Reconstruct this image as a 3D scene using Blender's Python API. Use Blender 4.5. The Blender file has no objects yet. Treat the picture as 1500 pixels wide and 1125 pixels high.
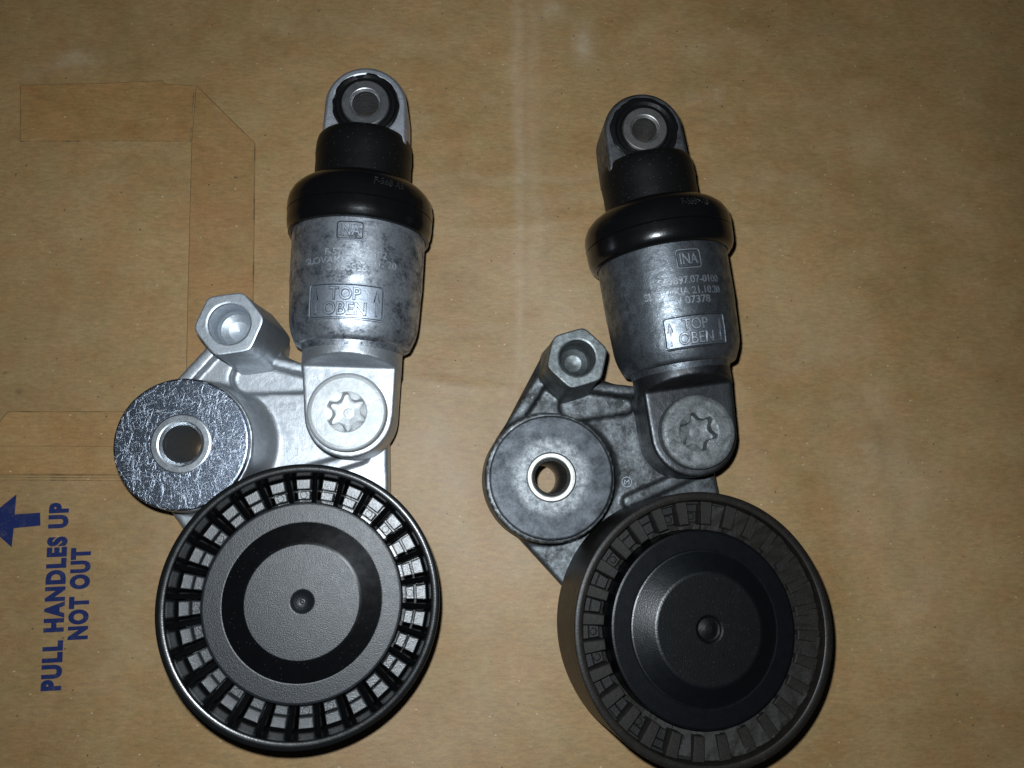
import bpy, bmesh, math, random
import numpy as np
from mathutils import Vector, Matrix, Quaternion

random.seed(7)
MM = 0.001
scene = bpy.context.scene
col = scene.collection
pi = math.pi

# ---------------------------------------------------------------- camera, world, flash, exposure
F_PX, CAM_H = 1133.0, 270.0            # focal length in photo pixels, camera height above the paper (mm)
NADIR = (685.0, 735.0)                 # photo pixel straight below the lens


def pix_dir(u, v):
    return Vector(((u - 750.0) / F_PX, -(v - 562.5) / F_PX, -1.0))


CAM_Q = pix_dir(*NADIR).normalized().rotation_difference(Vector((0, 0, -1)))


def P(u, v, z=0.0):
    """point of the place (mm) seen at a photo pixel, at height z above the paper"""
    d = CAM_Q @ pix_dir(u, v)
    t = (CAM_H - z) / -d.z
    return Vector((d.x * t, d.y * t, z))


cam_data = bpy.data.cameras.new('camera')
cam = bpy.data.objects.new('camera', cam_data)
col.objects.link(cam)
cam.location = (0, 0, CAM_H * MM)
cam.rotation_mode = 'QUATERNION'
cam.rotation_quaternion = CAM_Q
cam_data.sensor_width = 36.0
cam_data.lens = 36.0 * F_PX / 1500.0
cam_data.clip_start = 0.005
cam_data.clip_end = 10.0
scene.camera = cam

world = bpy.data.worlds.new('World')
scene.world = world
world.use_nodes = True
wb = world.node_tree.nodes['Background']
wb.inputs['Color'].default_value = (0.55, 0.68, 0.9, 1)
wb.inputs['Strength'].default_value = 0.010

flash_data = bpy.data.lights.new('phone_flash', 'POINT')
flash_data.shadow_soft_size = 0.0022
flash_data.energy = 3.3
flash_data.color = (0.90, 0.985, 1.05)
flash = bpy.data.objects.new('phone_flash', flash_data)
col.objects.link(flash)
flash.location = (-0.006, 0.011, 0.268)
flash.rotation_mode = 'QUATERNION'
flash.rotation_quaternion = CAM_Q

scene.view_settings.view_transform = 'Standard'
scene.view_settings.look = 'None'
scene.view_settings.exposure = 0.0
scene.view_settings.gamma = 1.0
scene.view_settings.use_curve_mapping = False
scene.cycles.max_bounces = 8


# ---------------------------------------------------------------- material helpers
class NT:
    def __init__(self, name):
        self.m = bpy.data.materials.new(name)
        self.m.use_nodes = True
        self.t = self.m.node_tree
        self.b = self.t.nodes['Principled BSDF']
        self.co = self.t.nodes.new('ShaderNodeTexCoord').outputs['Object']

    def n(self, typ, **kw):
        x = self.t.nodes.new(typ)
        for k, v in kw.items():
            setattr(x, k, v)
        return x

    def link(self, a, b):
        self.t.links.new(a, b)

    def mapped(self, scale=(1, 1, 1), loc=(0, 0, 0), rot=(0, 0, 0)):
        m = self.n('ShaderNodeMapping')
        self.link(self.co, m.inputs['Vector'])
        m.inputs['Scale'].default_value = scale
        m.inputs['Location'].default_value = loc
        m.inputs['Rotation'].default_value = rot
        return m.outputs[0]

    def turned(self, rot, scale, loc=(0, 0, 0)):
        a = self.mapped(rot=(0, 0, rot), loc=loc)
        m = self.n('ShaderNodeMapping')
        self.link(a, m.inputs['Vector'])
        m.inputs['Scale'].default_value = scale
        return m.outputs[0]

    def noise(self, scale, detail=4, rough=.55, vec=None, dist=0.0):
        x = self.n('ShaderNodeTexNoise')
        x.inputs['Scale'].default_value = scale
        x.inputs['Detail'].default_value = detail
        x.inputs['Roughness'].default_value = rough
        x.inputs['Distortion'].default_value = dist
        self.link(vec or self.co, x.inputs['Vector'])
        return x.outputs['Fac']

    def voro(self, scale, vec=None, feature='F1'):
        x = self.n('ShaderNodeTexVoronoi', feature=feature)
        x.inputs['Scale'].default_value = scale
        self.link(vec or self.co, x.inputs['Vector'])
        return x

    def ramp(self, fac, stops):
        r = self.n('ShaderNodeValToRGB')
        e = r.color_ramp.elements
        while len(e) < len(stops):
            e.new(0.5)
        for i, (p, c) in enumerate(stops):
            e[i].position = p
            e[i].color = (c, c, c, 1) if isinstance(c, (int, float)) else (*c, 1)
        self.link(fac, r.inputs['Fac'])
        return r.outputs['Color']

    def mix(self, fac, a, b, mode='MIX'):
        x = self.n('ShaderNodeMix', data_type='RGBA', blend_type=mode)
        for s, v in ((x.inputs[0], fac), (x.inputs[6], a), (x.inputs[7], b)):
            if isinstance(v, bpy.types.NodeSocket):
                self.link(v, s)
            elif isinstance(v, (int, float)):
                s.default_value = v if s.type == 'VALUE' else (v, v, v, 1)
            else:
                s.default_value = (*v, 1)
        return x.outputs[2]

    def math(self, op, a, b=0.0):
        x = self.n('ShaderNodeMath', operation=op)
        for s, v in ((x.inputs[0], a), (x.inputs[1], b)):
            if isinstance(v, bpy.types.NodeSocket):
                self.link(v, s)
            else:
                s.default_value = v
        return x.outputs[0]

    def bump(self, h, dist, strength=1.0, prev=None):
        x = self.n('ShaderNodeBump')
        x.inputs['Strength'].default_value = strength
        x.inputs['Distance'].default_value = dist
        self.link(h, x.inputs['Height'])
        if prev is not None:
            self.link(prev, x.inputs['Normal'])
        return x.outputs[0]

    def set(self, **kw):
        for k, v in kw.items():
            s = self.b.inputs[k.replace('_', ' ')]
            if isinstance(v, bpy.types.NodeSocket):
                self.link(v, s)
            elif isinstance(v, tuple) and len(v) == 3:
                s.default_value = (*v, 1)
            else:
                s.default_value = v
        return self.m


def cast_metal(name, base, rough, stain, stain_amt, stain_scale, grain=2600, bump=.00004, metallic=.9, spots=None, edge=None, worn=None):
    m = NT(name)
    g = m.noise(grain, 3, .6)
    st = m.noise(stain_scale, 7, .68, dist=.4)
    st2 = m.noise(stain_scale * 5.5, 5, .7)
    fac = m.math('ADD', m.math('MULTIPLY', st, .65), m.math('MULTIPLY', st2, .35))
    f = m.ramp(fac, [(edge[0], 0.0), (edge[1], 1.0)] if edge else [(.5 - .16 * stain_amt, 0.0), (.5 + .10, 1.0)])
    c = m.mix(m.math('MULTIPLY', f, min(1, stain_amt)), base, stain)
    c = m.mix(.35, c, m.ramp(g, [(.3, .35), (.7, 1.0)]), 'MULTIPLY')
    if spots:
        v = m.voro(spots[0])
        sp = m.ramp(v.outputs['Distance'], [(spots[1] * .6, 1.0), (spots[1], 0.0)])
        sp = m.math('MULTIPLY', m.math('MULTIPLY', sp, m.ramp(v.outputs['Color'], [(.45, 0.0), (.75, 1.0)])), m.ramp(m.noise(150, 4, .7), [(.45, 0.0), (.65, .8)]))
        c = m.mix(sp, c, spots[2])
    if worn:
        geo = m.n('ShaderNodeNewGeometry')
        ew = m.ramp(m.math('ADD', geo.outputs['Pointiness'], m.math('MULTIPLY', m.math('SUBTRACT', st2, .5), .06)), [(.53, 0.0), (.60, 1.0)])
        c = m.mix(m.math('MULTIPLY', ew, .7), c, worn)
    r = m.math('ADD', m.math('MULTIPLY', f, .16 * min(1, stain_amt)), m.math('ADD', m.math('MULTIPLY', g, .14), rough - .07))
    n = m.bump(g, bump, .9)
    n = m.bump(m.noise(grain * .18, 3, .5), bump * 3.0, .7, n)
    return m.set(Base_Color=c, Roughness=r, Metallic=metallic, Normal=n)


def plastic(name, base, rough, grain=0, gb=.00003, dust=None, spec=.5):
    m = NT(name)
    c = m.mix(m.noise(180, 5, .6), tuple(x * .75 for x in base), tuple(x * 1.25 for x in base))
    if dust:
        d = m.ramp(m.noise(dust[1], 7, .7), [(dust[2], 0.0), (dust[2] + .22, 1.0)])
        c = m.mix(m.math('MULTIPLY', d, dust[3]), c, dust[0])
        v = m.voro(900)
        sp = m.ramp(v.outputs['Distance'], [(.07, 1.0), (.12, 0.0)])
        c = m.mix(m.math('MULTIPLY', sp, .35), c, tuple(min(1, x * 3 + .05) for x in dust[0]))
    kw = dict(Base_Color=c, Roughness=m.math('ADD', rough - .06, m.math('MULTIPLY', m.noise(420, 4), .12)))
    m.b.inputs['Specular IOR Level'].default_value = spec
    if grain:
        n = m.bump(m.noise(grain, 2, .5), gb, 1.0)
        kw['Normal'] = n
    return m.set(**kw)


def make_materials():
    M = {}
    # ---- kraft paper
    for key, k, lay in (('paper', (1.0, 1.0, 1.0), 0.0), ('handle_paper', (.96, .87, .75), 3.7)):
        m = NT(key)
        big = m.noise(9, 5, .6, m.mapped(loc=(lay, lay, 0)))
        mid = m.noise(60, 6, .65, m.mapped(scale=(.8, 1.2, 1), loc=(lay, 0, 0)))
        fib = m.noise(900, 5, .7, m.mapped(scale=(.35, 1.1, 1), rot=(0, 0, .05)))
        fine = m.noise(2600, 2, .6)
        c = m.mix(m.ramp(big, [(.3, 0.0), (.7, 1.0)]), (.216 * k[0], .129 * k[1], .043 * k[2]), (.312 * k[0], .196 * k[1], .082 * k[2]))
        c = m.mix(m.math('MULTIPLY', m.ramp(mid, [(.35, 0.0), (.7, 1.0)]), .55), c, (.348 * k[0], .226 * k[1], .104 * k[2]))
        c = m.mix(.55, c, m.ramp(fib, [(.30, .64), (.70, 1.30)]), 'MULTIPLY')
        c = m.mix(.30, c, m.ramp(fine, [(.3, .6), (.7, 1.35)]), 'MULTIPLY')
        tint = m.noise(75, 6, .7, m.mapped(loc=(lay, 2.2, 0)))
        c = m.mix(1.0, c, m.ramp(tint, [(.36, (1.0, .90, .84)), (.64, (.97, 1.03, 1.03))]), 'MULTIPLY')
        v = m.voro(300, m.mapped(scale=(1, 1, .01), loc=(lay, 0, 0)))
        dark = m.math('MULTIPLY', m.ramp(v.outputs['Distance'], [(.06, 1.0), (.13, 0.0)]),
                      m.ramp(v.outputs['Color'], [(.70, 0.0), (.76, 1.0)]))
        c = m.mix(m.math('MULTIPLY', dark, .8), c, (.035, .02, .009))
        v2 = m.voro(420, m.mapped(scale=(.55, 1, .01), loc=(.3, lay, 0), rot=(0, 0, .5)))
        lt = m.math('MULTIPLY', m.ramp(v2.outputs['Distance'], [(.05, 1.0), (.11, 0.0)]),
                    m.ramp(v2.outputs['Color'], [(.66, 0.0), (.72, 1.0)]))
        c = m.mix(m.math('MULTIPLY', lt, .7), c, (.55, .47, .32))
        # pale scuffs
        sc = m.math('MULTIPLY', m.ramp(m.noise(21, 3, .5, m.mapped(loc=(1.3 + lay, .4, 0))), [(.66, 0.0), (.76, 1.0)]), m.ramp(m.noise(500, 4, .7), [(.35, 0.0), (.7, 1.0)]))
        c = m.mix(m.math('MULTIPLY', sc, .5), c, (.42, .35, .25))
        if key == 'paper':
            at = m.n('ShaderNodeAttribute', attribute_name='wear')
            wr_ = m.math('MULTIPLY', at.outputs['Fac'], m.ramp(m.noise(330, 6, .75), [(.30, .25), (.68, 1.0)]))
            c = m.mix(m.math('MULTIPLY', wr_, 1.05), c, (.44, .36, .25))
            st = m.n('ShaderNodeAttribute', attribute_name='brown_tone')
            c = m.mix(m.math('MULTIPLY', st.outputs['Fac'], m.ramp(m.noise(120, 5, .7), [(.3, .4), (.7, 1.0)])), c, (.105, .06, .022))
        n = m.bump(fib, .00007, .8)
        n = m.bump(m.noise(140, 5, .6), .0003, .5, n)
        M[key] = m.set(Base_Color=c, Roughness=m.math('ADD', .50, m.math('MULTIPLY', mid, .14)), Normal=n)
        m.b.inputs['Specular IOR Level'].default_value = .68
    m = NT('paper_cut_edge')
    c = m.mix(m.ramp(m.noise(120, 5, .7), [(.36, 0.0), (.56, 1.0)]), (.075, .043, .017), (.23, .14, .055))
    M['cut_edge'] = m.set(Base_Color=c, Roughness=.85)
    m = NT('blue_ink')
    w = m.math('ADD', m.math('MULTIPLY', m.noise(1500, 4, .75), .6), m.math('MULTIPLY', m.noise(260, 4, .6), .4))
    c = m.mix(m.ramp(w, [(.52, 0.0), (.72, .7)]), (.008, .016, .078), (.09, .075, .07))
    m.b.inputs['Specular IOR Level'].default_value = .25
    M['ink'] = m.set(Base_Color=c, Roughness=.6)

    # ---- metals of the cleaner tensioner
    M['cast_new'] = cast_metal('bright_cast_aluminium', (.54, .565, .59), .46, (.28, .30, .33), .6, 80)
    M['hex_new'] = cast_metal('hex_cast_aluminium', (.52, .56, .60), .44, (.28, .31, .34), .5, 120)
    M['barrel_new'] = cast_metal('stained_barrel_aluminium', (.54, .575, .625), .41, (.075, .084, .10), 1.0, 210, bump=.00003, edge=(.41, .61))
    M['panel_new'] = cast_metal('clean_panel_aluminium', (.38, .42, .48), .47, (.16, .18, .21), .3, 200)
    M['bolt_new'] = cast_metal('zinc_flake_bolt', (.51, .53, .54), .50, (.37, .39, .40), .5, 140, metallic=.55)
    M['eye_new'] = cast_metal('eyelet_aluminium', (.60, .62, .66), .48, (.20, .21, .24), .7, 130)
    M['sleeve_new'] = cast_metal('turned_steel', (.50, .50, .51), .36, (.32, .32, .33), .4, 300, grain=5200, bump=.00001, metallic=1.0)
    M['collar_new'] = cast_metal('collar_steel', (.72, .76, .80), .34, (.5, .53, .56), .4, 200, grain=4000, bump=.00001, metallic=1.0)
    # scratched zinc washer
    m = NT('scratched_zinc')
    sa = None
    for i, (rot, sc) in enumerate(((.25, 1500), (.8, 1900), (1.35, 1600), (1.95, 2000), (2.5, 1700), (2.95, 2100))):
        x = m.noise(sc, 3, .75, m.turned(rot, (1, .07, 1), (i * 1.7, 0, 0)))
        x = m.ramp(x, [(.615, 0.0), (.66, 1.0)])
        sa = x if sa is None else m.math('MAXIMUM', sa, x)
    pit = m.ramp(m.noise(1400, 4, .7), [(.42, 0.0), (.60, 1.0)])
    f = m.math('MULTIPLY', sa, pit)
    fine_s = m.ramp(m.noise(2600, 4, .8), [(.40, 0.0), (.72, 1.0)])
    f = m.math('ADD', m.math('MULTIPLY', f, .78), m.math('MULTIPLY', fine_s, .22))
    c = m.mix(f, (.17, .20, .255), (.66, .72, .80))
    n = m.bump(m.noise(1500, 4, .75), .00008, 1.0)
    n = m.bump(sa, .00003, .8, n)
    M['washer_new'] = m.set(Base_Color=c, Metallic=1.0, Roughness=m.mix(f, .30, .46), Normal=n)

    # ---- metals of the worn tensioner
    M['cast_old'] = cast_metal('dirty_cast_aluminium', (.17, .185, .195), .43, (.028, .03, .03), .95, 130, worn=(.62, .65, .67), metallic=.85, spots=(900, .16, (.50, .52, .53)))
    M['hex_old'] = cast_metal('dirty_hex_aluminium', (.20, .22, .225), .46, (.055, .062, .062), .85, 160)
    M['barrel_old'] = cast_metal('grey_barrel_aluminium', (.25, .275, .30), .34, (.055, .062, .07), .85, 330, bump=.00005)
    M['panel_old'] = cast_metal('dark_panel_aluminium', (.26, .29, .33), .42, (.09, .10, .11), .6, 260)
    M['tongue_old'] = cast_metal('grimy_clevis', (.095, .10, .108), .36, (.022, .022, .022), .8, 90, worn=(.4, .42, .44))
    M['bolt_old'] = cast_metal('corroded_bolt', (.215, .228, .232), .52, (.06, .066, .068), .95, 330, metallic=.55, spots=(1100, .2, (.62, .66, .64)))
    M['eye_old'] = cast_metal('grimy_eyelet', (.23, .23, .24), .45, (.035, .035, .035), .9, 110)
    M['sleeve_old'] = cast_metal('worn_steel', (.42, .41, .40), .40, (.22, .21, .20), .6, 250, grain=5200, bump=.00001, metallic=1.0)
    M['collar_old'] = cast_metal('worn_collar_steel', (.30, .30, .29), .38, (.16, .155, .14), .6, 180, grain=4000, bump=.00001, metallic=1.0)
    # worn washer: dull blue-grey rim, pale worn ring further in (a wear mark)
    m = NT('worn_washer_steel')
    ln = m.n('ShaderNodeVectorMath', operation='LENGTH')
    mp = m.mapped(scale=(1, 1, 0))
    m.link(mp, ln.inputs[0])
    rad = m.math('ADD', ln.outputs['Value'], m.math('MULTIPLY', m.math('SUBTRACT', m.noise(170, 6, .7), .5), .0045))
    ring = m.ramp(m.math('MULTIPLY', rad, 50), [(.50, 1.0), (.63, 0.0)])
    dk = m.noise(230, 7, .7)
    c0 = m.mix(m.ramp(dk, [(.35, 0.0), (.68, 1.0)]), (.024, .027, .031), (.080, .087, .096))
    c1 = m.mix(m.ramp(m.noise(500, 6, .75), [(.40, 0.0), (.62, 1.0)]), (.075, .082, .088), (.21, .22, .228))
    c = m.mix(ring, c0, c1)
    g = m.noise(2600, 3, .6)
    M['washer_old'] = m.set(Base_Color=c, Metallic=.85, Roughness=m.math('ADD', .44, m.math('MULTIPLY', g, .2)), Normal=m.bump(g, .00004, .8))

    # ---- rubber and plastics
    M['boot'] = plastic('glossy_black_rubber', (.003, .003, .0033), .22, 1400, .00002, spec=.4)
    M['boot_mark'] = plastic('boot_marks', (.010, .010, .010), .35, 2500, .0002)
    M['boot_sleeve'] = plastic('matt_black_rubber', (.0035, .0034, .0033), .42, 1200, .00003, dust=((.03, .03, .03), 900, .62, .3), spec=.22)
    M['eye_rubber'] = plastic('eyelet_rubber', (.004, .004, .0045), .34, 900, .00006, spec=.35)
    M['rim_new'] = plastic('pulley_black_plastic', (.005, .0053, .0056), .25, 2400, .00002, spec=.45)
    M['cap_new'] = plastic('grained_black_plastic', (.006, .0078, .0098), .41, 3600, .00007, spec=.52)
    M['ring_new'] = plastic('smooth_black_ring', (.0025, .0025, .003), .22, dust=((.02, .02, .02), 900, .66, .25), spec=.3)
    M['pad_new'] = plastic('pocket_plastic', (.045, .048, .050), .40, 2600, .00009, spec=1.0)
    M['rib_new'] = plastic('rib_plastic', (.002, .002, .0022), .30, spec=.2)
    M['rim_old'] = plastic('worn_pulley_plastic', (.008, .0066, .0054), .44, 1800, .00004, spec=.3, dust=((.020, .0158, .012), 300, .5, .6))
    M['belt_old'] = M['rim_old']
    M['slope_old'] = plastic('satin_slope_plastic', (.002, .0025, .0032), .36, 2600, .00005, spec=.55)
    M['cap_old'] = plastic('satin_black_plastic', (.0018, .0022, .003), .38, 2600, .00004, spec=.25)
    M['disc_old'] = plastic('speckled_black_plastic', (.0022, .0026, .003), .50, 2200, .00008, dust=((.010, .010, .0095), 900, .55, .6), spec=.18)
    M['pad_old'] = plastic('dusty_pocket_plastic', (.008, .0078, .0074), .46, 2400, .00006, spec=.35, dust=((.012, .0105, .009), 300, .45, .6))
    M['rib_old'] = plastic('dusty_rib_plastic', (.0075, .006, .0048), .62, 1600, .00005, spec=.3, dust=((.017, .014, .0115), 300, .45, .6))
    M['dirt'] = plastic('caked_belt_dust', (.0088, .0072, .0058), .64, 1100, .00015, spec=.22, dust=((.013, .0112, .0095), 260, .5, .6))
    M['edge_shade'] = plastic('painted_edge_shade', (.012, .014, .017), .6, spec=.2)  # dark colour standing in for shade at the raised edges
    M['laser'] = cast_metal('pale_marking', (.68, .72, .78), .5, (.20, .22, .25), .9, 420)
    M['laser_old'] = cast_metal('pale_marking_worn', (.46, .49, .53), .5, (.12, .13, .145), .85, 420)
    return M


MAT = make_materials()


# ---------------------------------------------------------------- mesh helpers (all shapes in mm)
def rev(profile, n=96, closed=True, a0=0.0, hold=True):
    """turned shape round z: profile of (r or r(theta), z or z(theta)); closed = loop profile (ring), else r=0 ends close it"""
    if hold:                                            # support loops keep long flats flat
        out = []
        pairs = list(zip(profile, profile[1:])) + ([(profile[-1], profile[0])] if closed else [])
        for (r0, z0), (r1, z1) in pairs:
            out.append((r0, z0))
            if any(callable(q) for q in (z0, z1)):
                continue
            f0 = r0 if callable(r0) else (lambda t, q=r0: q)
            f1 = r1 if callable(r1) else (lambda t, q=r1: q)
            L = math.hypot(f1(.3) - f0(.3), z1 - z0)
            if L > .9:
                for k in (.12 / L, 1 - .12 / L):
                    if callable(r0) or callable(r1):
                        out.append((lambda t, a=f0, b=f1, k=k: a(t) * (1 - k) + b(t) * k, z0 * (1 - k) + z1 * k))
                    else:
                        out.append((r0 * (1 - k) + r1 * k, z0 * (1 - k) + z1 * k))
        if not closed:
            out.append(profile[-1])
        profile = out
    V, Fc, rows = [], [], []
    th = [a0 + 2 * pi * i / n for i in range(n)]
    for r, z in profile:
        if not callable(r) and r == 0:
            rows.append([len(V)])
            V.append((0, 0, z if not callable(z) else z(0)))
        else:
            rows.append(list(range(len(V), len(V) + n)))
            for t in th:
                rr = r(t) if callable(r) else r
                zz = z(t) if callable(z) else z
                V.append((rr * math.cos(t), rr * math.sin(t), zz))
    pairs = list(zip(rows, rows[1:])) + ([(rows[-1], rows[0])] if closed else [])
    for a, b in pairs:
        for i in range(n):
            j = (i + 1) % n
            if len(a) == 1 and len(b) == 1:
                continue
            if len(a) == 1:
                Fc.append((a[0], b[j], b[i]))
            elif len(b) == 1:
                Fc.append((a[i], a[j], b[0]))
            else:
                Fc.append((a[i], a[j], b[j], b[i]))
    return V, Fc


def hull(discs, n=48):
    pts = sorted({(round(x + r * math.cos(2 * pi * i / n), 4), round(y + r * math.sin(2 * pi * i / n), 4)) for x, y, r in discs for i in range(n)})

    def half(ps):
        h = []
        for p in ps:
            while len(h) > 1 and (h[-1][0] - h[-2][0]) * (p[1] - h[-2][1]) - (h[-1][1] - h[-2][1]) * (p[0] - h[-2][0]) <= 0:
                h.pop()
            h.append(p)
        return h
    a, b = half(pts), half(pts[::-1])
    return a[:-1] + b[:-1]


def prism(poly, z0, z1):
    n = len(poly)
    V = [(x, y, z0) for x, y in poly] + [(x, y, z1) for x, y in poly]
    Fc = [tuple(range(n - 1, -1, -1)), tuple(range(n, 2 * n))] + [(i, (i + 1) % n, n + (i + 1) % n, n + i) for i in range(n)]
    return V, Fc


def xf(vf, mat):
    return [tuple(mat @ Vector(v)) for v in vf[0]], vf[1]


def to_mesh(name, parts, scale=MM):
    V, Fc = [], []
    for v, f in parts:
        o = len(V)
        V += [(a * scale, b * scale, c * scale) for a, b, c in v]
        Fc += [tuple(i + o for i in q) for q in f]
    me = bpy.data.meshes.new(name)
    me.from_pydata(V, [], Fc)
    bm = bmesh.new()
    bm.from_mesh(me)
    bmesh.ops.recalc_face_normals(bm, faces=bm.faces)
    bm.to_mesh(me)
    bm.free()
    return me


def smooth(me, ang=35):
    me.polygons.foreach_set('use_smooth', [True] * len(me.polygons))
    me.set_sharp_from_angle(angle=math.radians(ang))
    me.update()


def place(name, me, mat, parent=None, loc=(0, 0, 0), rotz=0.0, ang=35, quat=None):
    if ang:
        smooth(me, ang)
    if mat is not None and not me.materials:
        me.materials.append(mat)
    o = bpy.data.objects.new(name, me)
    col.objects.link(o)
    o.location = tuple(c * MM for c in loc)
    if quat is not None:
        o.rotation_mode = 'QUATERNION'
        o.rotation_quaternion = quat
    else:
        o.rotation_euler = (0, 0, rotz)
    o.parent = parent
    return o


def obj(name, parts, mat, parent=None, loc=(0, 0, 0), rotz=0.0, ang=35, quat=None):
    return place(name, to_mesh(name, parts), mat, parent, loc, rotz, ang, quat)


def fuse(name, parts, cuts=(), voxel=.5, iters=5):
    """weld overlapping solids into one casting with soft fillets, then take the cutters away"""
    me = to_mesh(name + '_raw', parts, 1.0)
    o = bpy.data.objects.new('tmp', me)
    col.objects.link(o)
    tmp = [o]
    r = o.modifiers.new('r', 'REMESH')
    r.mode = 'VOXEL'
    r.voxel_size = voxel
    for c in cuts:
        cm = to_mesh('cut', [c], 1.0)
        co = bpy.data.objects.new('cut', cm)
        col.objects.link(co)
        tmp.append(co)
        b = o.modifiers.new('b', 'BOOLEAN')
        b.operation = 'DIFFERENCE'
        b.object = co
        b.solver = 'EXACT'
    if cuts:
        r = o.modifiers.new('r', 'REMESH')
        r.mode = 'VOXEL'
        r.voxel_size = voxel
    s = o.modifiers.new('s', 'SMOOTH')
    s.factor = .5
    s.iterations = iters
    dg = bpy.context.evaluated_depsgraph_get()
    res = bpy.data.meshes.new_from_object(o.evaluated_get(dg))
    res.name = name
    res.transform(Matrix.Scale(MM, 4))
    for t in tmp:
        d = t.data
        bpy.data.objects.remove(t)
        bpy.data.meshes.remove(d)
    res.polygons.foreach_set('use_smooth', [True] * len(res.polygons))
    return res


def text_shape(s, size, extrude=0.0, offset=0.0, spacing=1.0, bevel=0.0):
    """lettering as (verts, faces), centred on its own box, mm"""
    cu = bpy.data.curves.new('t', 'FONT')
    cu.body = s
    cu.size = size
    cu.extrude = extrude
    cu.offset = offset
    cu.bevel_depth = bevel
    cu.bevel_resolution = 0
    cu.space_character = spacing
    cu.resolution_u = 4
    o = bpy.data.objects.new('t', cu)
    col.objects.link(o)
    dg = bpy.context.evaluated_depsgraph_get()
    me = bpy.data.meshes.new_from_object(o.evaluated_get(dg))
    V = [tuple(v.co) for v in me.vertices]
    Fc = [tuple(p.vertices) for p in me.polygons]
    bpy.data.objects.remove(o)
    bpy.data.curves.remove(cu)
    bpy.data.meshes.remove(me)
    xs = [v[0] for v in V]
    ys = [v[1] for v in V]
    cx, cy = (min(xs) + max(xs)) / 2, (min(ys) + max(ys)) / 2
    return [(x - cx, y - cy, z) for x, y, z in V], Fc, max(xs) - min(xs), max(ys) - min(ys)


def fit_text(s, width, height, extrude=0, offset=0.0, bevel=0.0, track=1.0):
    V, Fc, w, h = text_shape(s, 10.0, 0.0, 0.0, track)
    # offset is given in final mm, so scale it up to the size-10 lettering
    k = height / h
    V, Fc, w2, h2 = text_shape(s, 10.0, extrude / k, offset / k, track, bevel / k)
    kx = width / w
    return [(x * kx, y * k, z * k) for x, y, z in V], Fc


# ---------------------------------------------------------------- the paper
_rs = np.random.RandomState(5)
_waves = [(_rs.uniform(-1, 1), _rs.uniform(-1, 1), _rs.uniform(0, 6.3)) for _ in range(14)]


def paper_h(x, y):
    """gentle cockling, fold and wrinkles of the paper (mm)"""
    x = np.asarray(x, float)
    y = np.asarray(y, float)
    h = np.zeros_like(x)
    for i, (a, b, p) in enumerate(_waves):
        wl = 34 + 9 * i
        q = math.hypot(a, b) + 1e-6
        h += .0034 * wl * np.sin(2 * pi * (x * a / q + y * b / q) / wl + p)
    damp = .25 + .75 / (1 + np.exp(-(x + 60) / 18))      # glued layers keep the left side flatter
    h *= damp
    # long vertical fold and a few soft wrinkles
    fx = x - (17 + .02 * y)
    h += .22 * np.exp(-(fx / 1.6) ** 2) * (1 / (1 + np.exp(-(y - 5) / 12))) - .16 * np.exp(-((fx + 7) / 5) ** 2)
    for (x0, y0, x1, y1, a, w) in ((95, 60, 125, -50, .7, 9), (140, 30, 165, -70, .5, 10), (-20, 101, 150, 104, .22, 2.2), (-25, 45, 20, 41, .25, 2.0),
                                   (100, 140, 175, 90, .5, 9), (15, 55, 18, 20, .2, 2), (120, -20, 150, -90, .5, 7)):
        dx, dy = x1 - x0, y1 - y0
        L = math.hypot(dx, dy)
        t = ((x - x0) * dx + (y - y0) * dy) / L
        d = (-(x - x0) * dy + (y - y0) * dx) / L + 2.5 * np.sin(t / 17)
        h += a * np.exp(-(d / w) ** 2) * np.exp(-((t - L / 2) / (L * .42)) ** 4)
    return h - .9


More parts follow.
